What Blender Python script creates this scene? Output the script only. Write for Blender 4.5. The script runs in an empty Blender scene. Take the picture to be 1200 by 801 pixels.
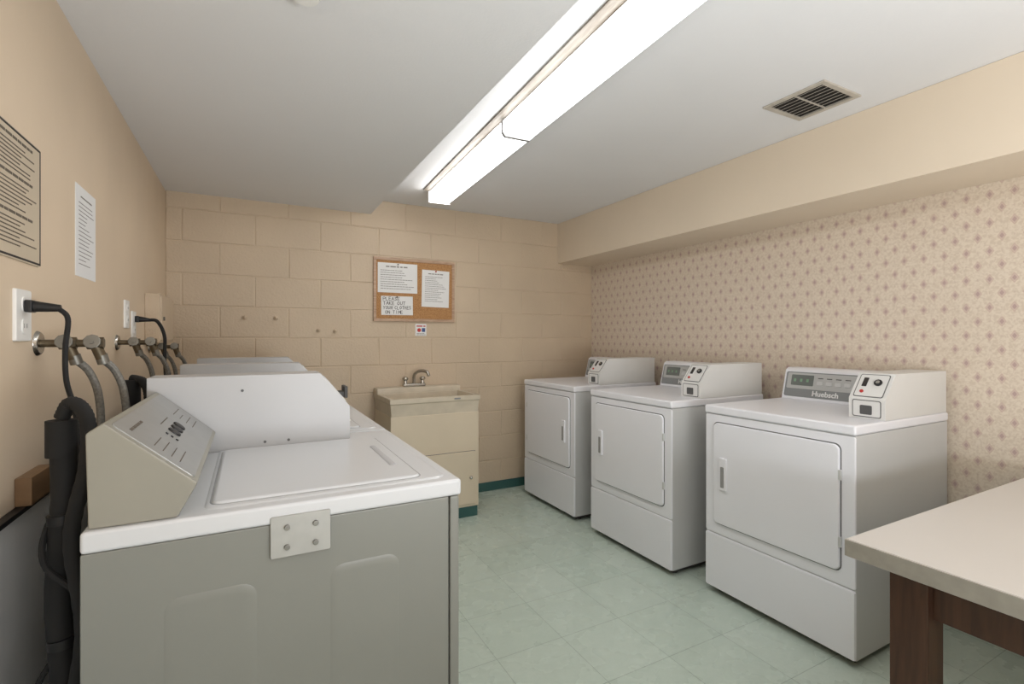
import bpy, bmesh, math, random
from mathutils import Matrix, Vector
random.seed(7)
S = bpy.context.scene
COL = S.collection
PI = math.pi

# ------------------------------------------------------------------ materials
def lin(r, g, b):
    def f(c):
        c /= 255.0
        return c/12.92 if c <= 0.04045 else ((c+0.055)/1.055)**2.4
    return (f(r), f(g), f(b), 1.0)

def shade(c, k):
    return (min(1, c[0]*k), min(1, c[1]*k), min(1, c[2]*k), 1)

class NT:
    def __init__(self, name):
        self.m = bpy.data.materials.new(name); self.m.use_nodes = True
        self.t = self.m.node_tree; self.n = self.t.nodes; self.l = self.t.links
        self.b = self.n['Principled BSDF']
        tc = self.n.new('ShaderNodeTexCoord'); self.obj = tc.outputs['Object']
    def put(self, sock, v):
        if hasattr(v, 'is_output'): self.l.new(v, sock)
        else: sock.default_value = v
    def math(self, op, a, b=0.0, c=None):
        n = self.n.new('ShaderNodeMath'); n.operation = op
        self.put(n.inputs[0], a); self.put(n.inputs[1], b)
        if c is not None: self.put(n.inputs[2], c)
        return n.outputs[0]
    def mix(self, f, a, b):
        n = self.n.new('ShaderNodeMix'); n.data_type = 'RGBA'
        self.put(n.inputs[0], f); self.put(n.inputs[6], a); self.put(n.inputs[7], b)
        return n.outputs[2]
    def noise(self, scale, detail=3, vec=None, rough=0.5, dist=0.0):
        n = self.n.new('ShaderNodeTexNoise'); n.inputs['Scale'].default_value = scale
        n.inputs['Detail'].default_value = detail; n.inputs['Roughness'].default_value = rough
        n.inputs['Distortion'].default_value = dist
        self.l.new(vec if vec is not None else self.obj, n.inputs['Vector'])
        return n.outputs['Fac']
    def ramp(self, v, lo, hi):
        n = self.n.new('ShaderNodeMapRange'); n.clamp = True
        self.put(n.inputs[0], v); n.inputs[1].default_value = lo; n.inputs[2].default_value = hi
        return n.outputs[0]
    def bump(self, h, strength, dist=0.01):
        n = self.n.new('ShaderNodeBump'); n.inputs['Strength'].default_value = strength
        n.inputs['Distance'].default_value = dist
        self.l.new(h, n.inputs['Height']); self.l.new(n.outputs[0], self.b.inputs['Normal'])
    def sep(self):
        n = self.n.new('ShaderNodeSeparateXYZ'); self.l.new(self.obj, n.inputs[0]); return n.outputs
    def map(self, loc=(0,0,0), scale=(1,1,1), rot=(0,0,0)):
        n = self.n.new('ShaderNodeMapping'); self.l.new(self.obj, n.inputs[0])
        n.inputs['Location'].default_value = loc; n.inputs['Scale'].default_value = scale
        n.inputs['Rotation'].default_value = rot
        return n.outputs[0]

def mat(name, rgb, rough=0.5, metal=0.0, var=0.04, scale=6, bump=0.0, bscale=90, emit=0.0):
    k = NT(name); c = lin(*rgb)
    f = k.ramp(k.noise(scale), 0.3, 0.7)
    k.put(k.b.inputs['Base Color'], k.mix(f, shade(c, 1-var), shade(c, 1+var)))
    k.b.inputs['Roughness'].default_value = rough; k.b.inputs['Metallic'].default_value = metal
    if bump: k.bump(k.noise(bscale, 4), bump, 0.004)
    if emit:
        k.put(k.b.inputs['Emission Color'], c); k.b.inputs['Emission Strength'].default_value = emit
    return k.m

M = {}
M['wall'] = mat('tan_wall_paint', (221, 201, 176), 0.5, var=0.04, scale=2.5, bump=0.08, bscale=70)
M['block'] = mat('painted_block', (207, 188, 164), 0.5, var=0.05, scale=2.2, bump=0.7, bscale=80)
M['soffit'] = mat('soffit_paint', (227, 212, 191), 0.5, var=0.02, scale=2.5, bump=0.08, bscale=70)
M['ceil'] = mat('ceiling_paint', (230, 230, 231), 0.7, var=0.012, scale=2, bump=0.12, bscale=120)
M['lower'] = mat('lower_wall_paint', (232, 232, 232), 0.5, var=0.04)
M['teal'] = mat('teal_baseboard', (54, 94, 91), 0.45, var=0.08)
M['white'] = mat('white_enamel', (208, 210, 213), 0.28, var=0.012, scale=3)
M['dryerwhite'] = mat('lightened_dryer_enamel', (238, 239, 245), 0.28, var=0.012, scale=3)  # dryer white lightened in the colour, as the fronts catch less light
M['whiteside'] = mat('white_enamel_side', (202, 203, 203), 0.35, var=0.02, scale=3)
M['washershade'] = mat('shaded_washer_side', (131, 132, 126), 0.38, var=0.02, scale=3)  # washer enamel with the shade of its near side put into the colour
M['lidgap'] = mat('lid_groove', (154, 154, 156), 0.6, var=0.02)
M['lidgrip'] = mat('lid_grip', (184, 185, 189), 0.4, var=0.02)
M['coinbox'] = mat('coin_box_enamel', (222, 222, 220), 0.34, var=0.02, scale=5)
M['meter'] = mat('washer_meter_enamel', (188, 189, 191), 0.34, var=0.02, scale=5)
M['bracket'] = mat('bracket_grey_metal', (172, 172, 168), 0.4, 0.2, var=0.05, scale=30)
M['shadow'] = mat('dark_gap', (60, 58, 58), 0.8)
M['gasket'] = mat('grey_gap', (104, 104, 106), 0.8)
M['consolegrey'] = mat('warm_grey_console', (146, 143, 132), 0.4, var=0.03)
M['silver'] = mat('light_grey_panel', (200, 200, 197), 0.38, 0.05, var=0.03, scale=20)
M['alupanel'] = mat('washer_aluminium_panel', (156, 157, 156), 0.34, 0.35, var=0.04, scale=24)
M['darkpanel'] = mat('dark_grey_panel', (136, 139, 140), 0.32, var=0.04)
M['surround'] = mat('surround_grey', (84, 84, 84), 0.6, var=0.04)
M['display'] = mat('dull_grey_display', (112, 118, 115), 0.2, var=0.1)
M['green'] = mat('green_marks', (120, 156, 128), 0.4)
M['chrome'] = mat('chrome', (188, 185, 179), 0.25, 1.0, var=0.06)
M['steel'] = mat('dull_steel', (136, 134, 128), 0.45, 0.9, var=0.1)
M['brass'] = mat('worn_brass_fitting', (112, 101, 84), 0.45, 0.85, var=0.15, scale=60)
M['braid'] = mat('braided_hose', (124, 122, 117), 0.5, 0.5, var=0.25, scale=160)
M['black'] = mat('black_rubber', (25, 25, 26), 0.8, var=0.2)
M['blackp'] = mat('black_plastic', (22, 22, 24), 0.45, var=0.1)
M['ink'] = mat('printed_ink', (134, 130, 126), 0.7, var=0.05)
M['inkm'] = mat('brown_plaque_ink', (98, 88, 77), 0.7, var=0.05)
M['inkd'] = mat('dark_ink', (48, 44, 42), 0.7, var=0.05)
M['red'] = mat('red_mark', (190, 50, 45), 0.5)
M['blue'] = mat('blue_mark', (60, 84, 140), 0.5)
M['paper'] = mat('white_paper', (234, 234, 234), 0.7, var=0.015)
M['plaque'] = mat('tan_plaque', (200, 186, 164), 0.45, var=0.03)
M['wood'] = mat('oak_wood', (132, 102, 72), 0.5, var=0.15, scale=14)
M['cream'] = mat('cream_cabinet', (220, 206, 183), 0.42, var=0.03, scale=4)
M['tub'] = mat('cream_tub', (208, 197, 178), 0.38, var=0.08, scale=11)
M['plate'] = mat('ivory_plate', (236, 235, 232), 0.35, var=0.01)
M['vent'] = mat('vent_metal', (190, 183, 172), 0.5, 0.1, var=0.1, scale=30)
M['ventdark'] = mat('vent_dark', (46, 42, 38), 0.8, var=0.1)
M['laminate'] = mat('beige_laminate', (211, 206, 200), 0.35, var=0.015, scale=3)
M['edge'] = mat('aluminium_edge', (160, 155, 145), 0.4, 0.25, var=0.08, scale=30)
M['strip'] = mat('joint_grey', (150, 150, 150), 0.6, var=0.02)
M['upper'] = mat('upper_panel_grey', (186, 187, 186), 0.32, var=0.02)
M['diffuser'] = mat('lit_diffuser', (255, 254, 252), 0.5, var=0.0, emit=8.0)

# worn fixture metal with brown streaks along its length
k = NT('worn_fixture_metal')
f = k.noise(22, 5, vec=k.map(scale=(1, 0.10, 1)), rough=0.65)
k.put(k.b.inputs['Base Color'], k.mix(k.ramp(f, 0.42, 0.62), lin(136, 130, 121), lin(96, 84, 70)))
k.b.inputs['Roughness'].default_value = 0.5; M['fixture'] = k.m
# wood with grain for table and board frame
k = NT('dark_stained_wood')
f = k.noise(9, 5, vec=k.map(scale=(6, 6, 0.6)), dist=0.8)
k.put(k.b.inputs['Base Color'], k.mix(k.ramp(f, 0.3, 0.7), lin(60, 39, 28), lin(80, 54, 39)))
k.b.inputs['Roughness'].default_value = 0.4; M['darkwood'] = k.m
k = NT('frame_wood')
f = k.noise(12, 4, vec=k.map(scale=(1, 1, 5)), dist=1.0)
k.put(k.b.inputs['Base Color'], k.mix(k.ramp(f, 0.3, 0.7), lin(168, 136, 112), lin(198, 170, 146)))
k.b.inputs['Roughness'].default_value = 0.45; M['framewood'] = k.m
# cork
k = NT('cork')
f = k.noise(170, 3); g = k.noise(9, 2)
c = k.mix(k.ramp(f, 0.35, 0.65), lin(160, 114, 70), lin(196, 150, 102))
k.put(k.b.inputs['Base Color'], k.mix(k.math('MULTIPLY', k.ramp(g, 0.4, 0.7), 0.3), c, lin(174, 128, 84)))
k.b.inputs['Roughness'].default_value = 0.85; M['cork'] = k.m
# floor: 12 inch vinyl tiles, marbled
k = NT('vinyl_tile_floor')
br = k.n.new('ShaderNodeTexBrick'); br.offset = 0.0; br.squash = 1.0
k.l.new(k.map(loc=(0.06, 0.10, 0)), br.inputs['Vector'])
br.inputs['Scale'].default_value = 1.0; br.inputs['Brick Width'].default_value = 0.305
br.inputs['Row Height'].default_value = 0.305; br.inputs['Mortar Size'].default_value = 0.0015
br.inputs['Mortar Smooth'].default_value = 0.2; br.inputs['Bias'].default_value = 0.0
br.inputs['Color1'].default_value = lin(190, 206, 194); br.inputs['Color2'].default_value = lin(198, 212, 201)
br.inputs['Mortar'].default_value = lin(158, 174, 163)
n1 = k.ramp(k.noise(20, 9, vec=k.map(scale=(1, 2.0, 1)), rough=0.72, dist=0.4), 0.36, 0.68)
n2 = k.ramp(k.noise(75, 6, rough=0.8, dist=0.3), 0.42, 0.72)
n3 = k.ramp(k.noise(1.8, 4), 0.45, 0.7)
c = k.mix(k.math('MULTIPLY', n1, 0.34), br.outputs['Color'], lin(209, 219, 210))
c = k.mix(k.math('MULTIPLY', n2, 0.30), c, lin(168, 186, 173))
c = k.mix(k.math('MULTIPLY', n3, 0.12), c, lin(176, 182, 170))
c = k.mix(k.math('MULTIPLY', br.outputs['Fac'], 0.55), c, lin(142, 157, 147))
k.put(k.b.inputs['Base Color'], c)
k.put(k.b.inputs['Roughness'], k.math('ADD', k.math('MULTIPLY', k.noise(7, 3), 0.15), 0.20))
k.bump(k.math('SUBTRACT', 1.0, br.outputs['Fac']), 0.12, 0.002)
M['floor'] = k.m
# wallpaper: staggered small outlined diamonds on cream ground
k = NT('diamond_wallpaper')
x, y, z = k.sep()
SY, SZ = 0.078, 0.121
def diamond(oy, oz, a, b):
    fy = k.math('MULTIPLY', k.math('ABSOLUTE', k.math('SUBTRACT', k.math('FRACT', k.math('ADD', k.math('DIVIDE', y, SY), oy+20)), 0.5)), SY/a)
    fz = k.math('MULTIPLY', k.math('ABSOLUTE', k.math('SUBTRACT', k.math('FRACT', k.math('ADD', k.math('DIVIDE', z, SZ), oz+20)), 0.5)), SZ/b)
    return k.math('ADD', fy, fz)
d = k.math('MINIMUM', diamond(0, 0, 0.0150, 0.0232), diamond(0.5, 0.5, 0.0150, 0.0232))
ds = k.math('MINIMUM', diamond(0.5, 0, 0.0040, 0.0056), diamond(0, 0.5, 0.0040, 0.0056))
bg = k.mix(k.ramp(k.noise(85, 3, rough=0.5, dist=0.8), 0.42, 0.60), lin(226, 213, 196), lin(214, 199, 181))
c = k.mix(k.math('MULTIPLY', k.math('LESS_THAN', ds, 1.0), 0.40), bg, lin(200, 178, 164))
c = k.mix(k.math('MULTIPLY', k.math('LESS_THAN', d, 1.0), 0.72), c, lin(200, 174, 163))
c = k.mix(k.math('MULTIPLY', k.math('LESS_THAN', d, 0.72), 0.55), c, lin(222, 207, 193))
c = k.mix(k.math('MULTIPLY', k.math('LESS_THAN', d, 0.54), 0.75), c, lin(180, 149, 146))
k.put(k.b.inputs['Base Color'], c); k.b.inputs['Roughness'].default_value = 0.55
M['wallpaper'] = k.m

# ------------------------------------------------------------------ geometry helpers
def merge(bm, tmp):
    me = bpy.data.meshes.new('tmp'); tmp.to_mesh(me); tmp.free(); bm.from_mesh(me); bpy.data.meshes.remove(me)

def B(): return bmesh.new()

def bev(t, w, seg=2):
    if w > 0:
        bmesh.ops.bevel(t, geom=list(t.edges), offset=w, segments=seg, affect='EDGES', profile=0.5, clamp_overlap=True)

def box(bm, x0, x1, y0, y1, z0, z1, b=0.0, seg=2, mtx=None):
    t = B(); bmesh.ops.create_cube(t, size=1)
    bmesh.ops.scale(t, vec=(x1-x0, y1-y0, z1-z0), verts=t.verts)
    bmesh.ops.translate(t, vec=((x0+x1)/2, (y0+y1)/2, (z0+z1)/2), verts=t.verts)
    bev(t, b, seg)
    if mtx is not None: t.transform(mtx)
    merge(bm, t); return bm

def prism(bm, pts, y0, y1, b=0.0, seg=2):
    """polygon in (x,z) extruded along y"""
    t = B()
    a = [t.verts.new((p[0], y0, p[1])) for p in pts]; c = [t.verts.new((p[0], y1, p[1])) for p in pts]
    t.faces.new(a); t.faces.new(c[::-1]); n = len(pts)
    for i in range(n): t.faces.new((a[i], c[i], c[(i+1) % n], a[(i+1) % n]))
    bmesh.ops.recalc_face_normals(t, faces=t.faces)
    bev(t, b, seg); merge(bm, t); return bm

def cyl(bm, p0, p1, r, r2=None, seg=20, b=0.0):
    p0, p1 = Vector(p0), Vector(p1); d = p1-p0
    t = B(); bmesh.ops.create_cone(t, cap_ends=True, segments=seg, radius1=r, radius2=r if r2 is None else r2, depth=d.length)
    if b: bmesh.ops.bevel(t, geom=[e for e in t.edges if len(e.link_faces) == 2 and any(len(f.verts) > 4 for f in e.link_faces)], offset=b, segments=2, affect='EDGES', profile=0.5)
    t.transform(Matrix.Translation((p0+p1)/2) @ d.to_track_quat('Z', 'Y').to_matrix().to_4x4())
    merge(bm, t); return bm

def ball(bm, c, r, sc=(1, 1, 1), seg=16):
    t = B(); bmesh.ops.create_uvsphere(t, u_segments=seg, v_segments=seg//2+2, radius=r)
    bmesh.ops.scale(t, vec=sc, verts=t.verts); bmesh.ops.translate(t, vec=c, verts=t.verts)
    merge(bm, t); return bm

def smooth_path(pts, n=8):
    P = [Vector(p) for p in pts]; P = [P[0]*2-P[1]]+P+[P[-1]*2-P[-2]]; out = []
    for i in range(1, len(P)-2):
        a, b_, c, d = P[i-1:i+3]
        for j in range(n):
            s = j/n
            out.append(0.5*((2*b_)+(c-a)*s+(2*a-5*b_+4*c-d)*s*s+(3*b_-a-3*c+d)*s**3))
    out.append(P[-2]); return out

def tube(bm, pts, r, seg=10, n=8, corr=0.0):
    P = smooth_path(pts, n); t = B(); rings = []
    up = Vector((0.31, 0.17, 0.93)); tan0 = (P[1]-P[0]).normalized()
    nrm = (up-tan0*up.dot(tan0)).normalized()
    for i, p in enumerate(P):
        tan = (P[min(i+1, len(P)-1)]-P[max(i-1, 0)]).normalized()
        nrm = (nrm-tan*nrm.dot(tan)).normalized(); bi = tan.cross(nrm)
        rr = r*(1+(corr if i % 2 else 0))
        rings.append([t.verts.new(p+(nrm*math.cos(2*PI*q/seg)+bi*math.sin(2*PI*q/seg))*rr) for q in range(seg)])
    for a, c in zip(rings, rings[1:]):
        for q in range(seg): t.faces.new((a[q], a[(q+1) % seg], c[(q+1) % seg], c[q]))
    t.faces.new(rings[0][::-1]); t.faces.new(rings[-1])
    merge(bm, t); return bm

def frame(o, U, V):
    U, V = Vector(U).normalized(), Vector(V).normalized(); N = U.cross(V)
    m = Matrix.Identity(4)
    for i in range(3): m[i][0], m[i][1], m[i][2], m[i][3] = U[i], V[i], N[i], o[i]
    return m

def rrect(bm, u0, u1, v0, v1, r, d0, d1, inset=0.0, mtx=None, q=5):
    """rounded rectangle slab from depth d0 to d1, front face inset"""
    def loop(t, e, d):
        rr = max(r-e, 0.0005); vs = []
        for cx, cy, a0 in ((u1-e-rr, v1-e-rr, 0), (u0+e+rr, v1-e-rr, 90), (u0+e+rr, v0+e+rr, 180), (u1-e-rr, v0+e+rr, 270)):
            for i in range(q+1):
                a = math.radians(a0+90*i/q); vs.append(t.verts.new((cx+rr*math.cos(a), cy+rr*math.sin(a), d)))
        return vs
    t = B(); L = [loop(t, 0, d0)]
    if inset > 0:
        L.append(loop(t, 0, d0+(d1-d0)*0.45)); L.append(loop(t, inset*0.35, d0+(d1-d0)*0.85)); L.append(loop(t, inset, d1))
    else: L.append(loop(t, 0, d1))
    n = len(L[0])
    for a, c in zip(L, L[1:]):
        for i in range(n): t.faces.new((a[i], a[(i+1) % n], c[(i+1) % n], c[i]))
    t.faces.new(L[0][::-1]); t.faces.new(L[-1])
    if mtx is not None: t.transform(mtx)
    merge(bm, t); return bm

def rootloc(o):
    v = Vector((0, 0, 0))
    while o is not None: v = v+o.location; o = o.parent
    return v

def part(name, bm, m, parent=None, sharp=35):
    if parent is not None: bmesh.ops.translate(bm, vec=-rootloc(parent), verts=bm.verts)
    bmesh.ops.recalc_face_normals(bm, faces=bm.faces)
    me = bpy.data.meshes.new(name); bm.to_mesh(me); bm.free()
    me.materials.append(M[m])
    for p in me.polygons: p.use_smooth = True
    me.set_sharp_from_angle(angle=math.radians(sharp))
    o = bpy.data.objects.new(name, me); COL.objects.link(o)
    wn = o.modifiers.new('weighted_normals', 'WEIGHTED_NORMAL'); wn.keep_sharp = True; wn.weight = 80
    if parent is not None: o.parent = parent
    return o

def tag(o, label, cat, group=None):
    o['label'] = label; o['category'] = cat
    if group: o['group'] = group
    return o

def thing(name, label, cat, loc=(0, 0, 0), group=None):
    o = bpy.data.objects.new(name, None); o.empty_display_size = 0.1; COL.objects.link(o); o.location = loc
    return tag(o, label, cat, group)

def struct(name, bm, m, sharp=35):
    o = part(name, bm, m, None, sharp); o['kind'] = 'structure'; return o

def copytree(o, parent=None):
    c = o.copy(); COL.objects.link(c); c.parent = parent
    for ch in list(o.children): copytree(ch, c)
    return c

def text_bm(s, size, mtx, bm, ext=0.0004, align='LEFT', spacing=1.0, sx=1.0, bold=0.0):
    cu = bpy.data.curves.new('txt', 'FONT'); cu.body = s; cu.size = size; cu.extrude = ext
    cu.align_x = align; cu.space_character = spacing; cu.offset = bold
    ob = bpy.data.objects.new('txt', cu); COL.objects.link(ob)
    dg = bpy.context.evaluated_depsgraph_get(); dg.update()
    me = bpy.data.meshes.new_from_object(ob.evaluated_get(dg))
    t = B(); t.from_mesh(me); t.transform(mtx @ Matrix.Diagonal((sx, 1, 1, 1)))
    merge(bm, t); bpy.data.objects.remove(ob); bpy.data.meshes.remove(me); bpy.data.curves.remove(cu)
    return bm

def wordbars(bm, u0, u1, v, h, mtx, d=0.0012, gap=0.35, fill=1.0):
    u = u0; end = u0+(u1-u0)*fill
    while u < end-h*1.5:
        w = min(random.uniform(2.0, 6.0)*h, end-u)
        box(bm, u, u+w, v, v+h, d-0.0006, d, mtx=mtx); u += w+h*gap*2.2

STROKES = {
    'P': [[(0, 0), (0, 1), (.55, 1), (.7, .75), (.55, .5), (0, .5)]],
    'L': [[(0, 1), (0, 0), (.6, 0)]],
    'E': [[(.6, 1), (0, 1), (0, 0), (.6, 0)], [(0, .5), (.5, .5)]],
    'A': [[(0, 0), (.35, 1), (.7, 0)], [(.15, .4), (.55, .4)]],
    'S': [[(.62, .88), (.3, 1), (.05, .8), (.3, .52), (.62, .28), (.38, 0), (0, .1)]],
    'T': [[(0, 1), (.7, 1)], [(.35, 1), (.35, 0)]],
    'K': [[(0, 1), (0, 0)], [(.6, 1), (0, .45), (.62, 0)]],
    'O': [[(.35, 1), (.05, .7), (.05, .3), (.35, 0), (.65, .3), (.65, .7), (.35, 1)]],
    'U': [[(0, 1), (.02, .25), (.3, 0), (.6, .25), (.6, 1)]],
    'Y': [[(0, 1), (.35, .5), (.7, 1)], [(.35, .5), (.3, 0)]],
    'R': [[(0, 0), (0, 1), (.55, 1), (.68, .75), (.55, .5), (0, .5)], [(.2, .5), (.65, 0)]],
    'C': [[(.65, .85), (.35, 1), (.05, .7), (.05, .3), (.35, 0), (.65, .15)]],
    'H': [[(0, 1), (0, 0)], [(.6, 1), (.6, 0)], [(0, .52), (.6, .5)]],
    'N': [[(0, 0), (0, 1), (.6, 0), (.6, 1)]],
    'I': [[(.3, 0), (.32, 1)]],
    'M': [[(0, 0), (.05, 1), (.38, .4), (.7, 1), (.75, 0)]]}

def handwrite(bm, s, u, v, h, wch, mtx, pen=0.0032):
    """marker pen lettering made of short flat strokes"""
    for ch in s:
        if ch in STROKES:
            jx, jy, sl_ = random.uniform(-.06, .06), random.uniform(-.06, .06), random.uniform(-.06, .10)
            for line in STROKES[ch]:
                P = [(u+(p[0]+jx+sl_*p[1])*wch*1.1, v+(p[1]+jy)*h) for p in line]
                for a, b_ in zip(P, P[1:]):
                    dx, dy = b_[0]-a[0], b_[1]-a[1]; ln = math.hypot(dx, dy)
                    mm = mtx @ Matrix.Translation((a[0], a[1], 0)) @ Matrix.Rotation(math.atan2(dy, dx), 4, 'Z')
                    box(bm, -pen*0.4, ln+pen*0.4, -pen/2, pen/2, 0.0010, 0.0020, mtx=mm)
        u += wch*(1.0 if ch != ' ' else 0.7)

# ------------------------------------------------------------------ dimensions
XL, XR, YB, YF = -0.4616, 2.80, 3.68, -1.4
ZC, ZL, CAMZ = 2.28, 2.172, 1.26
XBULK, XS, ZS = 0.783, 2.424, 1.925

# ------------------------------------------------------------------ setting
struct('floor', box(B(), XL-0.06, XR+0.06, YF-0.06, YB+0.08, -0.06, 0), 'floor')
bm = B(); box(bm, XBULK, XR+0.06, YF-0.06, YB+0.08, ZC, ZC+0.06)
box(bm, XL-0.06, XBULK, YF-0.06, YB+0.08, ZL, ZC+0.06)
struct('ceiling', bm, 'ceil', 10)
struct('wall_left', box(B(), XL-0.06, XL, YF-0.06, YB+0.08, 0, ZC), 'wall')
struct('wall_right', box(B(), XR, XR+0.06, YF-0.06, YB+0.08, 0, ZC), 'wallpaper')
struct('wall_front', box(B(), XL, XR, YF-0.06, YF, 0, ZC), 'wall')
struct('wall_soffit', box(B(), XS, XR, YF, YB+0.004, ZS, ZC, 0.004), 'soffit')
# concrete block wall with real joints
bm = B(); box(bm, XL, XR, YB+0.0045, YB+0.08, 0, ZC)
RH, BW = 0.203, 0.406
for i in range(-7, 6):
    z0 = 1.262+RH*i; z1 = z0+RH
    z0c, z1c = max(z0, 0.0), min(z1, ZC)
    if z1c-z0c < 0.02: continue
    off = -0.173 if i % 2 == 0 else 0.030
    for j in range(-2, 9):
        x0 = off+BW*j; x1 = x0+BW
        x0c, x1c = max(x0, XL), min(x1, XR)
        if x1c-x0c < 0.02: continue
        t = B(); g = 0.0012; dy = random.uniform(-0.0009, 0.0009); e = 0.0064
        a = [t.verts.new((x, YB+0.0050, z)) for x, z in ((x0c+g, z0c+g), (x1c-g, z0c+g), (x1c-g, z1c-g), (x0c+g, z1c-g))]
        J = lambda: random.uniform(-0.0024, 0.0024)
        c = [t.verts.new((x, YB+dy+0.0010, z)) for x, z in ((x0c+e+J(), z0c+e+J()), (x1c-e+J(), z0c+e+J()), (x1c-e+J(), z1c-e+J()), (x0c+e+J(), z1c-e+J()))]
        t.faces.new(c)
        for q in range(4): t.faces.new((a[q], a[(q+1) % 4], c[(q+1) % 4], c[q]))
        merge(bm, t)
struct('wall_back', bm, 'block', 8)
def baseboard(name, bmf): struct(name, bmf, 'teal')
baseboard('baseboard_back', box(B(), 1.46, XR-0.012, YB-0.010, YB+0.001, 0, 0.072, 0.003))
baseboard('baseboard_right', box(B(), XR-0.010, XR, YF, YB-0.011, 0, 0.072, 0.003))
baseboard('baseboard_left', box(B(), XL, XL+0.012, YF, YB, 0, 0.080, 0.003))
struct('trim_1', box(B(), XL, XL+0.006, YF, YB-0.001, 0.080, 0.872, 0.001), 'lower')
struct('trim_2', box(B(), XL, XL+0.02, YF, YB-0.001, 0.872, 0.884, 0.002), 'blackp')

# ------------------------------------------------------------------ ceiling light
L = thing('ceiling_light', 'long fluorescent ceiling light with two lit white diffusers end to end', 'light')
LN = 1.235
bm = B(); box(bm, -0.114, 0.080, -LN, LN, -0.008, 0, 0.002); box(bm, -0.070, 0.068, -LN, LN, -0.020, -0.008, 0.002)
part('housing', bm, 'fixture', L)
part('light_shield', box(B(), 0.0735, 0.0765, -LN+0.004, LN-0.004, -0.070, -0.008), 'fixture', L)  # unseen plate added to keep diffuser light off the ceiling to the right
for s in (-1, 1):
    y0, y1 = (0.011, LN-0.008) if s > 0 else (-LN+0.008, -0.011)
    prism(bm := B(), [(-0.076, -0.018), (-0.076, -0.070), (-0.064, -0.085), (0.060, -0.085), (0.072, -0.070), (0.072, -0.018)], y0, y1, 0.003)
    part('diffuser', bm, 'diffuser', L)
bm = prism(B(), [(-0.080, -0.018), (-0.080, -0.072), (-0.066, -0.090), (0.062, -0.090), (0.078, -0.072), (0.078, -0.018)], -0.010, 0.010, 0.001)
part('joint_strip', bm, 'strip', L)
for s in (-1, 1):
    bm = box(B(), -0.078, 0.077, s*LN-0.006, s*LN+0.002, -0.087, -0.001, 0.002); part('end_cap', bm, 'plate', L)
L.location = (1.105, 2.02, ZC); L.rotation_euler = (0, 0, math.radians(-2.6))

# ------------------------------------------------------------------ ceiling vent and detector
V = thing('ceiling_vent', 'square metal ceiling vent with dark louvres beside the soffit', 'vent', (2.13, 1.262, ZC))
bm = B(); w = 0.133
for (a, b_, c, d) in ((-w, w, -w, -w+0.022), (-w, w, w-0.022, w), (-w, -w+0.022, -w+0.022, w-0.022), (w-0.022, w, -w+0.022, w-0.022)):
    box(bm, 2.13+a, 2.13+b_, 1.262+c, 1.262+d, ZC-0.008, ZC, 0.002)
part('frame', bm, 'vent', V)
bm = box(B(), 2.13-w+0.018, 2.13+w-0.018, 1.262-w+0.018, 1.262+w-0.018, ZC-0.0015, ZC); part('duct_opening', bm, 'ventdark', V)
bm = B()
for i in range(8):
    x = 2.13-0.098+0.028*i
    box(bm, -0.0046, 0.0046, 1.262-w+0.020, 1.262+w-0.020, -0.0008, 0.0008, mtx=Matrix.Translation((x, 0, ZC-0.0058)) @ Matrix.Rotation(-0.45, 4, 'Y'))
part('louvres', bm, 'vent', V)
part('divider', box(B(), 2.02, 2.24, 1.2595, 1.2645, ZC-0.008, ZC-0.003), 'vent', V)
D = thing('smoke_detector', 'small white detector on the lower ceiling at the top edge', 'detector', (0.125, 1.375, ZL))
part('base', cyl(B(), (0.125, 1.375, ZL-0.010), (0.125, 1.375, ZL), 0.05, seg=28), 'plate', D)
part('cover', cyl(B(), (0.125, 1.375, ZL-0.032), (0.125, 1.375, ZL-0.010), 0.034, 0.045, seg=28), 'plate', D)

# ------------------------------------------------------------------ washers (front faces +x)
W = thing('washing_machine', 'x', 'washer')
DK = 0.93
x0, x1, hw = -0.345, 0.345, 0.355
bm = B(); box(bm, x0, x1-0.026, -hw+0.004, hw-0.004, 0.035, DK-0.038, 0.004)
for s, V_ in ((-1, (1, 0, 0)), (1, (-1, 0, 0))):
    m_ = frame((0, s*(hw-0.004), 0), V_, (0, 0, 1))
    for a, b_ in ((-0.230, -0.075), (0.055, 0.205)):
        if s > 0: a, b_ = -b_, -a
        rrect(bm, a, b_, 0.13, 0.79, 0.03, -0.003, 0.0019, 0.020, m_)
part('body', bm, 'washershade', W)
part('front_panel', box(B(), x1-0.024, x1, -hw+0.003, hw-0.003, 0.035, DK-0.038, 0.006), 'washershade', W)
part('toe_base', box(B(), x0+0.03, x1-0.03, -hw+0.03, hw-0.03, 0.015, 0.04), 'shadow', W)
for sx in (-1, 1):
    for sy in (-1, 1): part('foot', cyl(B(), (sx*0.30, sy*0.31, 0), (sx*0.30, sy*0.31, 0.03), 0.022), 'blackp', W)
bm = B(); box(bm, x0, x1+0.004, -hw, hw, DK-0.038, DK, 0.007, 3)
rrect(bm, -0.17, 0.325, -hw+0.028, 0.300, 0.03, DK-0.004, DK+0.003, 0.01)
part('top', bm, 'white', W)
part('lid_groove', rrect(B(), -0.161, 0.271, -hw+0.047, 0.218, 0.025, DK, DK+0.0034, 0), 'lidgap', W)
lid = part('lid', rrect(B(), -0.158, 0.268, -hw+0.050, 0.215, 0.022, DK, DK+0.0085, 0.009), 'white', W)
bm = rrect(B(), 0.222, 0.240, -0.19, 0.06, 0.008, DK+0.005, DK+0.0115, 0.006); part('handle', bm, 'lidgrip', lid)
prof = [(-0.336, DK), (-0.340, 1.095), (-0.315, 1.113), (-0.176, 0.990), (-0.208, DK)]
con = part('console', prism(B(), prof, -hw+0.012, 0.218, 0.004), 'consolegrey', W)
slope = Vector((-0.139, 0, 0.123)).normalized()
MC = frame((-0.176, -hw+0.012, 0.990), (0, 1, 0), slope)     # u along +y, v up the slope
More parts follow.
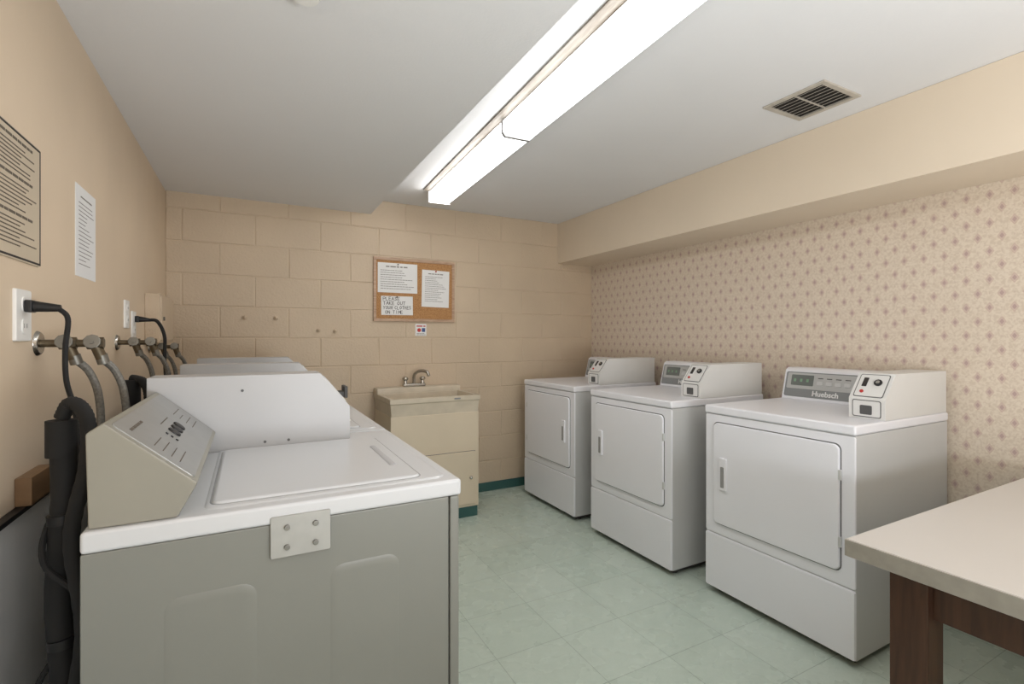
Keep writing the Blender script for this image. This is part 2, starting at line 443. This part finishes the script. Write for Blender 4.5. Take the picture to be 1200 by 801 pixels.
part('control_panel', rrect(B(), 0.016, 0.550, 0.010, 0.176, 0.008, -0.001, 0.002, 0.001, MC), 'alupanel', con)
for i in range(3):
    part('button', rrect(B(), 0.228+0.042*i, 0.254+0.042*i, 0.072, 0.102, 0.012, 0.001, 0.006, 0.003, MC), 'blackp', con)
bm = B()
wordbars(bm, 0.235, 0.335, 0.118, 0.0025, MC, 0.0027)
for r in range(4): wordbars(bm, 0.41, 0.52, 0.06+0.018*r, 0.0019, MC, 0.0027, fill=random.uniform(0.5, 1))
wordbars(bm, 0.05, 0.16, 0.145, 0.0060, MC, 0.0027)
for r in range(4): wordbars(bm, 0.05, 0.15, 0.045+0.018*r, 0.0019, MC, 0.0027, fill=random.uniform(0.6, 1))
part('panel_print', bm, 'inkm', con)
for i in range(3):
    t_ = cyl(B(), (0.190, 0.073+0.012*i, 0.0015), (0.190, 0.073+0.012*i, 0.004), 0.003, seg=10); t_.transform(MC)
    part('indicator_lamp', t_, 'blackp', con)
cb = [(-0.340, DK), (-0.340, 1.150), (0.107, 1.150), (0.197, 1.040), (0.197, DK)]
coin = part('coin_box', prism(B(), cb, 0.228, 0.349, 0.002), 'meter', W)
for sx_, sz_ in ((-0.05, 0.948), (0.015, 0.948), (-0.11, 1.105)):
    part('screw', cyl(B(), (sx_, 0.2265, sz_), (sx_, 0.230, sz_), 0.004), 'gasket', coin)
s2 = Vector((-0.09, 0, 0.11)).normalized()
MB2 = frame((0.197, 0.228, 1.040), (0, 1, 0), s2)
part('coin_plate', rrect(B(), 0.015, 0.106, 0.015, 0.125, 0.006, 0, 0.003, 0.001, MB2), 'silver', coin)
part('lock', cyl(B(), (0.197, 0.288, 0.985), (0.206, 0.288, 0.985), 0.012), 'chrome', coin)

washers = [W, copytree(W), copytree(W)]
wl = ['nearest white top loading washer with bracket plate on its side, in the foreground',
      'middle white top loading washer between the nearest one and the farthest one',
      'farthest white top loading washer, beside the cream utility sink']
for o, y, l in zip(washers, (1.430, 2.155, 2.880), wl):
    o['label'] = l; o['group'] = 'row of washers along the left wall'
    o.location = (0.090, y, 0)
A = washers[0]
# bracket plate on the nearest washer
bp = part('bracket_plate', rrect(B(), 0.035, 0.147, 0.826, 0.908, 0.004, -0.001, 0.004, 0.001, frame((0, 1.075, 0), (1, 0, 0), (0, 0, 1))), 'bracket', A)
for u in (0.065, 0.118):
    for v in (0.846, 0.885):
        part('screw', cyl(B(), (u, 1.0705, v), (u, 1.066, v), 0.0055, b=0.001), 'steel', bp)
# coin slide on the middle washer
Bw = washers[1]
bm = box(B(), 0.288, 0.40, 2.405, 2.475, 0.985, 1.010, 0.003); box(bm, 0.39, 0.405, 2.395, 2.485, 0.980, 1.035, 0.004)
part('coin_slide', bm, 'surround', Bw)

# ------------------------------------------------------------------ dryers (front faces -x)
T = thing('clothes_dryer', 'x', 'dryer')
hd, hw = 0.375, 0.350
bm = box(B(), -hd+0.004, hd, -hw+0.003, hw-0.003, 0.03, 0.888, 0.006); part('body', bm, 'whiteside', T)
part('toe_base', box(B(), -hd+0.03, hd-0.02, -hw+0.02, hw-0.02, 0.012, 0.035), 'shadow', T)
for sx in (-1, 1):
    for sy in (-1, 1): part('foot', cyl(B(), (sx*0.31, sy*0.30, 0), (sx*0.31, sy*0.30, 0.03), 0.02), 'blackp', T)
part('top', box(B(), -hd-0.006, hd, -hw, hw, 0.888, 0.928, 0.009, 3), 'dryerwhite', T)
MF = frame((-hd, 0, 0), (0, -1, 0), (0, 0, 1))     # u = -y (viewer's right), v = z, normal = -x
part('front_panel', rrect(B(), -hw+0.004, hw-0.004, 0.302, 0.884, 0.008, -0.008, 0.001, 0.003, MF), 'dryerwhite', T)
part('lower_panel', rrect(B(), -hw+0.004, hw-0.004, 0.032, 0.297, 0.008, -0.008, 0.005, 0.005, MF), 'dryerwhite', T)
part('door_gap', rrect(B(), -0.2975, 0.2975, 0.3515, 0.8505, 0.026, 0.0, 0.002, 0, MF), 'gasket', T)
dr = part('door', rrect(B(), -0.293, 0.293, 0.356, 0.846, 0.024, 0.0, 0.013, 0.006, MF), 'dryerwhite', T)
part('handle', rrect(B(), -0.254, -0.212, 0.525, 0.682, 0.008, 0.011, 0.022, 0.004, MF), 'dryerwhite', dr)
part('handle_grip', rrect(B(), -0.243, -0.223, 0.540, 0.640, 0.005, 0.018, 0.0228, 0, MF), 'strip', dr)
for v in (0.47, 0.73): part('hinge', box(B(), 0.288, 0.300, v-0.02, v+0.02, 0.001, 0.012, 0.002, mtx=MF), 'whiteside', dr)
# control console at the rear, viewer's left (+y)
prof = [(0.215, 0.928), (0.255, 1.085), (0.275, 1.098), (0.365, 1.098), (0.365, 0.928)]
con = part('console', prism(B(), prof, -0.195, 0.335, 0.004), 'dryerwhite', T)
sl = Vector((0.040, 0, 0.157)).normalized()
MC = frame((0.215, 0.335, 0.928), (0, -1, 0), sl)
part('control_panel', rrect(B(), 0.012, 0.518, 0.016, 0.152, 0.01, -0.001, 0.003, 0.001, MC), 'darkpanel', con)
part('panel_upper', rrect(B(), 0.022, 0.50, 0.060, 0.146, 0.006, 0.002, 0.0042, 0.0005, MC), 'upper', con)
part('display', rrect(B(), 0.045, 0.165, 0.078, 0.136, 0.004, 0.0035, 0.0056, 0.0005, MC), 'display', con)
for i in range(3):
    bm = box(B(), 0.060+0.034*i, 0.072+0.034*i, 0.098, 0.114, 0.005, 0.0066, mtx=MC); part('indicator_mark', bm, 'green', con)
for i in range(4): part('button', rrect(B(), 0.185+0.045*i, 0.215+0.045*i, 0.085, 0.105, 0.004, 0.003, 0.0075, 0.001, MC), 'whiteside', con)
for i in range(4): part('button_caption', box(B(), 0.187+0.045*i, 0.213+0.045*i, 0.120, 0.124, 0.0038, 0.0050, mtx=MC), 'inkd', con)
part('brand_lettering', text_bm('Huebsch', 0.038, MC @ Matrix.Translation((0.232, 0.027, 0.0036)), B(), align='CENTER', bold=0.0009), 'paper', con)
# coin box at viewer's right (-y)
prof = [(-0.160, 0.928), (-0.160, 1.010), (-0.078, 1.113), (0.362, 1.113), (0.362, 0.928)]
coin = part('coin_box', prism(B(), prof, -0.347, -0.210, 0.002), 'coinbox', T)
m1 = frame((-0.160, -0.210, 0.928), (0, -1, 0), (0, 0, 1))
s3 = Vector((0.082, 0, 0.103)).normalized()
m2 = frame((-0.160, -0.210, 1.010), (0, -1, 0), s3)
part('plate_surround', rrect(B(), 0.013, 0.124, 0.009, 0.123, 0.008, -0.001, 0.0015, 0, m2), 'surround', coin)
part('coin_plate', rrect(B(), 0.016, 0.121, 0.012, 0.120, 0.006, -0.001, 0.003, 0.001, m2), 'coinbox', coin)
part('return_surround', rrect(B(), 0.015, 0.122, 0.007, 0.077, 0.008, -0.001, 0.0015, 0, m1), 'surround', coin)
bm = rrect(B(), 0.018, 0.119, 0.010, 0.074, 0.006, -0.001, 0.003, 0.001, m1); part('coin_return', bm, 'coinbox', coin)
part('coin_return_cup', rrect(B(), 0.045, 0.09, 0.018, 0.056, 0.005, 0.002, 0.005, 0.001, m1), 'surround', coin)
bm = B(); box(bm, 0.032, 0.050, 0.060, 0.104, 0.002, 0.005, 0.001, mtx=m2); part('coin_slot', bm, 'inkd', coin)
t_ = cyl(B(), (0.090, 0.080, 0.002), (0.090, 0.080, 0.010), 0.015, b=0.002); t_.transform(m2); part('lock', t_, 'blackp', coin)
t_ = cyl(B(), (0.090, 0.080, 0.0095), (0.090, 0.080, 0.0115), 0.008); t_.transform(m2); part('lock_face', t_, 'chrome', coin)
t_ = cyl(B(), (0.041, 0.034, 0.002), (0.041, 0.034, 0.007), 0.007); t_.transform(m2); part('coin_button', t_, 'red', coin)
dryers = [T, copytree(T), copytree(T)]
dl_ = ['nearest white front loading dryer, beside the beige topped table',
       'middle white dryer with coin box, second from the table',
       'farthest white dryer near the back wall, door handle on its right side']
for o, p, l in zip(dryers, ((2.400, 1.378), (2.335, 2.235), (2.340, 3.120)), dl_):
    o['label'] = l; o['group'] = 'row of dryers along the wallpapered wall'; o.location = (p[0], p[1], 0)
# farthest dryer: the door is hung the other way round
for ch in dryers[2].children:
    if ch.name.split('.')[0] == 'door':
        for g in ch.children:
            g.location.y = (-0.464 if 'handle' in g.name else 0.586)

# ------------------------------------------------------------------ laundry sink
SX0, SX1, SY0 = 0.805, 1.445, 3.195
K = thing('utility_sink', 'cream laundry sink cabinet with chrome faucet against block wall', 'sink', ((SX0+SX1)/2, 3.44, 0))
bm = box(B(), SX0+0.006, SX1-0.006, SY0+0.010, YB-0.004, 0.072, 0.74, 0.004); part('cabinet', bm, 'cream', K)
part('plinth', box(B(), SX0+0.016, SX1-0.014, SY0+0.012, YB-0.008, 0.0, 0.072, 0.002), 'teal', K)
t = B()
def ring(xa, xb, ya, yb, z): return [t.verts.new(p) for p in ((xa, ya, z), (xb, ya, z), (xb, yb, z), (xa, yb, z))]
R = [ring(SX0+0.014, SX1-0.014, SY0+0.018, YB-0.004, 0.70), ring(SX0+0.004, SX1-0.004, SY0+0.006, YB-0.003, 0.82), ring(SX0-0.002, SX1+0.002, SY0-0.002, YB-0.003, 0.826),
     ring(SX0-0.002, SX1+0.002, SY0-0.002, YB-0.003, 0.858), ring(SX0+0.026, SX1-0.026, SY0+0.028, YB-0.125, 0.858), ring(SX0+0.07, SX1-0.07, SY0+0.07, YB-0.15, 0.56)]
for a, c in zip(R, R[1:]):
    for i in range(4): t.faces.new((a[i], a[(i+1) % 4], c[(i+1) % 4], c[i]))
t.faces.new(R[0][::-1]); t.faces.new(R[-1])
bmesh.ops.recalc_face_normals(t, faces=t.faces); bev(t, 0.006, 2)
box(t, SX0-0.002, SX1+0.002, YB-0.115, YB-0.004, 0.846, 0.898, 0.012, 3)
part('basin', t, 'tub', K)
MS = frame((0, SY0+0.010, 0), (1, 0, 0), (0, 0, 1))
dgap = part('door_gap', rrect(B(), 0.935, 1.412, 0.090, 0.466, 0.006, -0.001, 0.002, 0, MS), 'gasket', K)
dd = part('door', rrect(B(), 0.938, 1.409, 0.093, 0.463, 0.006, 0.0, 0.014, 0.003, MS), 'cream', K)
part('knob', ball(B(), (1.372, SY0-0.010, 0.28), 0.012), 'chrome', dd)
bm = box(B(), 1.250, 1.295, SY0-0.0045, SY0-0.0015, 0.836, 0.846); part('maker_label', bm, 'darkpanel', K)
fx, fy = 1.090, YB-0.065
fc = part('faucet', box(B(), fx-0.085, fx+0.085, fy-0.024, fy+0.024, 0.896, 0.922, 0.008, 3), 'chrome', K)
bm = tube(B(), [(fx, fy, 0.915), (fx, fy-0.01, 0.985), (fx+0.035, fy-0.04, 1.015), (fx+0.07, fy-0.09, 1.010), (fx+0.08, fy-0.11, 0.98)], 0.012, 12)
part('spout', bm, 'chrome', fc)
for s in (-1, 1):
    bm = cyl(B(), (fx+s*0.066, fy, 0.920), (fx+s*0.066, fy, 0.945), 0.015, 0.013); ball(bm, (fx+s*0.066, fy, 0.957), 0.023, (1, 1, 0.75))
    part('tap_handle', bm, 'chrome', fc)

# ------------------------------------------------------------------ bulletin board and sheets on the back wall
bx0, bx1, bz0, bz1 = 0.800, 1.437, 1.385, 1.862
BB = thing('bulletin_board', 'cork bulletin board in a pale wooden frame on block wall', 'bulletin board', ((bx0+bx1)/2, YB, bz0))
part('cork_panel', box(B(), bx0+0.01, bx1-0.01, YB-0.010, YB+0.001, bz0+0.01, bz1-0.01), 'cork', BB)
bm = B(); fw = 0.022
for a in ((bx0, bx1, bz0, bz0+fw), (bx0, bx1, bz1-fw, bz1), (bx0, bx0+fw, bz0+fw, bz1-fw), (bx1-fw, bx1, bz0+fw, bz1-fw)):
    box(bm, a[0], a[1], YB-0.015, YB+0.001, a[2], a[3], 0.003)
part('frame', bm, 'framewood', BB)

def sheet(name, label, cat, mtx, w, h, m='paper', d=0.0012, group=None, d0=0.0):
    o = mtx @ Vector((w/2, 0, 0))
    T_ = thing(name, label, cat, o, group)
    part('sheet', box(B(), 0, w, 0, h, d0, d, mtx=mtx), m, T_)
    return T_

def back(xx, zz, y, rot=0): return frame((xx, y, zz), (math.cos(rot), 0, math.sin(rot)), (-math.sin(rot), 0, math.cos(rot)))
m_ = back(0.832, 1.600, YB-0.0112, 0.0)
o = sheet('notice_sheet', 'wide white printed notice at upper left of the cork board', 'notice', m_, 0.300, 0.222)
bm = B()
wordbars(bm, 0.06, 0.24, 0.190, 0.009, m_, 0.0022)
for r in range(9): wordbars(bm, 0.02, 0.28, 0.164-0.017*r, 0.004, m_, 0.0022, fill=random.uniform(0.6, 1))
part('print', bm, 'ink', o)
m_ = back(1.165, 1.503, YB-0.0112, -0.02)
o = sheet('notice_sheet', 'tall white letter sheet at right of the cork board', 'notice', m_, 0.222, 0.286)
bm = B()
wordbars(bm, 0.05, 0.17, 0.254, 0.007, m_, 0.0022)
for r in range(14): wordbars(bm, 0.025, 0.2, 0.232-0.0145*r, 0.0034, m_, 0.0022, fill=random.uniform(0.5, 1))
part('print', bm, 'ink', o)
m_ = back(0.858, 1.432, YB-0.0112, 0.01)
o = sheet('notice_sheet', 'small handwritten sheet at lower left of the cork board', 'notice', m_, 0.240, 0.142)
bm = B()
handwrite(bm, 'PLEASE', 0.014, 0.110, 0.024, 0.0215, m_)
handwrite(bm, 'TAKE OUT', 0.014, 0.077, 0.024, 0.0225, m_)
handwrite(bm, 'YOUR CLOTHES', 0.014, 0.044, 0.023, 0.0185, m_, 0.0029)
handwrite(bm, 'ON TIME', 0.030, 0.011, 0.023, 0.0205, m_, 0.0029)
part('handwriting', bm, 'inkd', o)
for i, (px, pz) in enumerate(((0.982, 1.812), (1.28, 1.778), (0.975, 1.568))):
    bm = cyl(B(), (px, YB-0.0122, pz), (px, YB-0.020, pz), 0.005, 0.004); ball(bm, (px, YB-0.021, pz), 0.006)
    tag(part('push_pin', bm, 'red' if i == 1 else 'steel'), ['push pin holding the wide notice at upper left of the board', 'red push pin holding the tall letter sheet', 'push pin holding the handwritten sheet'][i], 'pin')
m_ = back(1.120, 1.278, YB)
o = sheet('wall_sticker', 'small white safety sticker with red and blue marks below the cork board', 'sticker', m_, 0.088, 0.092)
bm = B(); wordbars(bm, 0.01, 0.08, 0.070, 0.009, m_, 0.0022); t = cyl(B(), (0.030, 0.044, 0.001), (0.030, 0.044, 0.0022), 0.015); t.transform(m_); merge(bm, t)
part('red_mark', bm, 'red', o)
part('blue_mark', rrect(B(), 0.052, 0.078, 0.030, 0.060, 0.004, 0.001, 0.0022, 0, m_), 'blue', o)
bm = B()
for r in range(2): wordbars(bm, 0.01, 0.08, 0.006+0.009*r, 0.004, m_, 0.0022)
part('print', bm, 'ink', o)
# pegs left in the block wall
for (px, pz), l in zip(((-0.03, 1.395), (0.155, 1.395), (0.425, 1.315), (0.535, 1.310)),
                       ('leftmost small painted peg on the block wall', 'second small painted peg from the left on the block wall',
                        'third small painted peg from the left on the block wall', 'small painted peg on block wall nearest to the cork board')):
    bm = cyl(B(), (px, YB+0.003, pz), (px, YB-0.008, pz), 0.016, 0.014); cyl(bm, (px, YB-0.008, pz), (px, YB-0.026, pz), 0.006); ball(bm, (px, YB-0.028, pz), 0.010)
    tag(part('wall_peg', bm, 'block'), l, 'peg', 'pegs on the block wall')

# ------------------------------------------------------------------ left wall fittings
def left(yy, zz, x=XL): return frame((x, yy, zz), (0, 1, 0), (0, 0, 1))
m_ = left(1.30, 1.434)
P = thing('instruction_plaque', 'tan instruction plaque with dark border on left wall', 'sign', (XL, 1.46, 1.434))
w_, h_ = 0.325, 0.290
part('plate', rrect(B(), 0, w_, 0, h_, 0.012, -0.002, 0.004, 0.001, m_), 'plaque', P)
bm = B()
for a in ((0.004, w_-0.004, 0.004, 0.0085), (0.004, w_-0.004, h_-0.0085, h_-0.004), (0.004, 0.0085, 0.004, h_-0.004), (w_-0.0085, w_-0.004, 0.004, h_-0.004)):
    box(bm, a[0], a[1], a[2], a[3], 0.0038, 0.0048, mtx=m_)
part('border', bm, 'inkd', P)
bm = B(); v = 0.264
for bl in range(3):
    wordbars(bm, 0.09, 0.27, v, 0.0058, m_, 0.0048); v -= 0.0135
    for r in range(7):
        wordbars(bm, 0.03, 0.295, v, 0.0027, m_, 0.0048, fill=random.uniform(0.6, 1)); v -= 0.0090
    v -= 0.006
part('print', bm, 'inkm', P)
m_ = left(1.911, 1.449)
o = sheet('notice_sheet', 'white letter sheet taped on the left wall beyond the plaque', 'notice', m_, 0.216, 0.279, d0=-0.002)
bm = B(); wordbars(bm, 0.05, 0.17, 0.245, 0.004, m_, 0.0022)
for r in range(16): wordbars(bm, 0.03, 0.19, 0.226-0.0125*r, 0.0019, m_, 0.0022, fill=random.uniform(0.4, 1))
part('print', bm, 'ink', o)

def outlet(yy, zz, label, loc_h=0.118, w_=0.076):
    m_ = left(yy, zz); o = thing('wall_outlet', label, 'outlet', (XL, yy+w_/2, zz))
    part('cover_plate', rrect(B(), 0, w_, 0, loc_h, 0.005, 0, 0.007, 0.003, m_), 'plate', o)
    for v in (0.016, 0.066):
        s = part('socket', rrect(B(), w_/2-0.017, w_/2+0.017, v, v+0.036, 0.012, 0.005, 0.009, 0.001, m_), 'plate', o)
        bm = B(); box(bm, w_/2-0.008, w_/2-0.006, v+0.014, v+0.024, 0.0085, 0.0094, mtx=m_); box(bm, w_/2+0.006, w_/2+0.008, v+0.014, v+0.024, 0.0085, 0.0094, mtx=m_)
        part('slots', bm, 'inkd', s)
    return o
outlet(1.472, 1.253, 'white wall outlet with black plug, nearest on the left wall', w_=0.086)
outlet(2.550, 1.302, 'white outlet plate above the second pair of water valves')
outlet(2.690, 1.262, 'white outlet plate with black plug next to the cream wall box')

def cord(label, plug0, plug_len, pts, rad=0.0055):
    o = thing('power_cord', label, 'cord', plug0)
    x, y, z = plug0
    bm = B(); box(bm, x, x+0.014, y-0.016, y+0.016, z-0.014, z+0.014, 0.003); cyl(bm, (x+0.012, y, z), (x+plug_len, y, z-0.003), 0.013, 0.008)
    part('plug', bm, 'blackp', o)
    part('cable', tube(B(), pts, rad, 8), 'black', o)
    return o
cord('black power cord hanging from the nearest wall outlet', (XL+0.010, 1.515, 1.333), 0.060,
     [(-0.396, 1.515, 1.330), (-0.378, 1.512, 1.305), (-0.381, 1.505, 1.235), (-0.375, 1.49, 1.16), (-0.352, 1.46, 1.09), (-0.335, 1.42, 1.0), (-0.33, 1.38, 0.8), (-0.31, 1.36, 0.5), (-0.285, 1.36, 0.32)])
cord('black power cord looping down behind the middle washer', (XL+0.010, 2.728, 1.345), 0.05,
     [(-0.405, 2.728, 1.342), (-0.37, 2.72, 1.335), (-0.34, 2.69, 1.27), (-0.335, 2.66, 1.17), (-0.32, 2.6, 1.0), (-0.30, 2.55, 0.7), (-0.285, 2.5, 0.4)], 0.0075)

def valves(label, y, z, k=1.0):
    o = thing('water_valve', label, 'valve', (XL, y, z))
    part('wall_flange', cyl(B(), (XL, y, z), (XL+0.008, y, z), 0.032, 0.026, seg=28, b=0.002), 'chrome', o)
    part('supply_pipe', cyl(B(), (XL, y, z), (XL+0.125, y, z), 0.0095), 'brass', o)
    for i, (dx, ex) in enumerate(((0.058, 0.10), (0.112, 0.16))):
        bm = cyl(B(), (XL+dx-0.017, y, z), (XL+dx+0.017, y, z), 0.0155, seg=6); cyl(bm, (XL+dx, y, z-0.004), (XL+dx+0.01, y+0.01, z-0.038), 0.0125)
        cyl(bm, (XL+dx, y, z), (XL+dx, y-0.03, z+0.004), 0.009)
        part('valve_body', bm, 'brass', o)
        bm = cyl(B(), (XL+dx, y-0.03, z+0.004), (XL+dx, y-0.036, z+0.005), 0.018, seg=10, b=0.002); cyl(bm, (XL+dx, y-0.02, z), (XL+dx, y-0.042, z+0.005), 0.005)
        part('tap_handle', bm, 'steel', o)
        x = XL+dx+0.01
        bm = cyl(B(), (x-0.001, y+0.009, z-0.030), (x+0.004, y+0.014, z-0.052), 0.0135, seg=12)
        part('hose_nut', bm, 'steel', o)
        bm = tube(B(), [(x, y+0.012, z-0.04), (x+0.025, y+0.03, z-0.075), (x+0.042, y+0.04, z-0.14), (x+0.045, y+0.04, z-0.25), (x+0.03, y+0.02, z-0.5), (x+0.02, y, z-0.85)], 0.0092, 10)
        part('hose', bm, 'braid', o)
    return o
valves('nearest pair of water valves with braided hoses beside the wall outlet', 1.615, 1.247)
valves('middle pair of water valves with braided hoses on left wall', 2.43, 1.243)
valves('farthest water valves near the corner behind the farthest washer', 3.13, 1.215)

def standpipe(y, label, ztop=1.10, x=-0.325):
    o = thing('standpipe', label, 'pipe', (x, y, 0))
    bm = tube(B(), [(x+0.012, y, 0.0), (x-0.006, y+0.006, 0.25), (x+0.009, y-0.006, 0.5), (x-0.006, y+0.004, 0.75), (x+0.004, y, 0.95), (x, y, ztop)], 0.0205, 20, corr=0.03)
    part('pipe', bm, 'black', o)
    for zz in (0.42, 0.66, 0.90): part('tape_band', cyl(B(), (x+0.002, y-0.001, zz), (x+0.001, y-0.001, zz+0.018), 0.0235, seg=24), 'blackp', o)
    bm = tube(B(), [(x, y, ztop-0.07), (x, y, ztop-0.03), (x, y, ztop)], 0.0245, 20); part('collar', bm, 'black', o)
    h = tube(B(), [(x+0.030, y-0.05, 0.20), (x+0.018, y-0.042, 0.48), (x+0.046, y-0.058, 0.70), (x+0.026, y-0.046, 0.88), (x+0.050, y-0.056, 1.01), (x+0.050, y-0.040, 1.085), (x+0.036, y-0.022, 1.122), (x+0.014, y-0.006, 1.132), (x, y, ztop+0.004)], 0.0125, 14, 10, corr=0.08)
    part('drain_hose', h, 'black', o)
    # thinner cable wound loosely round the pipe
    pts = []
    for i in range(15):
        a = i*1.35; zz = 1.02-0.062*i
        rr = 0.034+0.006*math.sin(i*2.1)
        pts.append((x+0.004+rr*math.cos(a), y-0.004+rr*math.sin(a), zz))
    part('wound_cable', tube(B(), pts, 0.0055, 8), 'black', o)
    return o
sp = standpipe(1.262, 'thick black drain standpipe with hooked hose beside the nearest washer')
standpipe(1.900, 'black drain standpipe with hooked hose behind the middle washer', 1.13)

WB = thing('wall_box', 'cream painted metal box on left wall near the corner', 'box', (XL, 3.24, 1.243))
part('case', box(B(), XL, XL+0.062, 3.01, 3.47, 1.235, 1.485, 0.004), 'block', WB)
part('cover', rrect(B(), 0.012, 0.438, 0.012, 0.238, 0.006, 0, 0.006, 0.002, left(3.015, 1.235, XL+0.062)), 'block', WB)
part('latch', cyl(B(), (XL+0.067, 3.08, 1.36), (XL+0.075, 3.08, 1.36), 0.010), 'steel', WB)
tag(part('wood_block', box(B(), XL, XL+0.030, 1.480, 1.620, 0.884, 0.948, 0.003), 'wood'), 'small raw wood block fixed on left wall behind the standpipe', 'wood block')

# ------------------------------------------------------------------ table
TX0, TX1, TY0, TY1 = 1.335, 2.775, -0.30, 0.706
TB = thing('work_table', 'beige topped work table with metal edge and dark wooden legs', 'table', ((TX0+TX1)/2, 0.2, 0))
part('table_top', box(B(), TX0+0.003, TX1-0.003, TY0+0.003, TY1-0.003, 0.706, 0.752, 0.002), 'laminate', TB)
bm = B()
for a in ((TX0, TX1, TY1-0.004, TY1), (TX0, TX1, TY0, TY0+0.004), (TX0, TX0+0.004, TY0+0.004, TY1-0.004), (TX1-0.004, TX1, TY0+0.004, TY1-0.004)):
    box(bm, a[0], a[1], a[2], a[3], 0.708, 0.749, 0.001)
part('edge_band', bm, 'edge', TB)
for lx in (TX0+0.075, TX1-0.155):
    for ly in (TY0+0.06, TY1-0.145):
        part('leg', box(B(), lx, lx+0.08, ly, ly+0.08, 0, 0.706, 0.004), 'darkwood', TB)
for a in ((TX0+0.155, TX1-0.155, TY1-0.118, TY1-0.095), (TX0+0.155, TX1-0.155, TY0+0.08, TY0+0.105)):
    part('apron', box(B(), a[0], a[1], a[2], a[3], 0.59, 0.706, 0.002), 'darkwood', TB)
for lx in (TX0+0.10, TX1-0.125):
    part('apron', box(B(), lx, lx+0.025, TY0+0.14, TY1-0.145, 0.59, 0.706, 0.002), 'darkwood', TB)

# ------------------------------------------------------------------ light, camera
def area(name, loc, rot, sx, sy, e, col):
    ld = bpy.data.lights.new(name, 'AREA'); ld.shape = 'RECTANGLE'; ld.size = sx; ld.size_y = sy; ld.energy = e; ld.color = col
    lo = bpy.data.objects.new(name, ld); COL.objects.link(lo); lo.location = loc; lo.rotation_euler = rot
# unseen fill lamp added behind the camera, aimed up to brighten the ceiling
area('ceiling_fill', (0.90, -0.85, 0.90), (PI-0.42, 0, 0), 1.5, 0.8, 56, (0.93, 0.965, 1.0))
wd = bpy.data.worlds.new('World'); S.world = wd; wd.use_nodes = True
wd.node_tree.nodes['Background'].inputs[0].default_value = (1, 0.97, 0.92, 1); wd.node_tree.nodes['Background'].inputs[1].default_value = 0.3
cd = bpy.data.cameras.new('Camera'); cam = bpy.data.objects.new('Camera', cd); COL.objects.link(cam)
cd.sensor_width = 36; cd.lens = 576/1200*36; cd.shift_y = -0.00375; cd.clip_start = 0.02
cam.location = (0, 0, CAMZ); cam.rotation_euler = (PI/2, 0, -math.radians(28.06))
S.camera = cam
S.view_settings.view_transform = 'Standard'
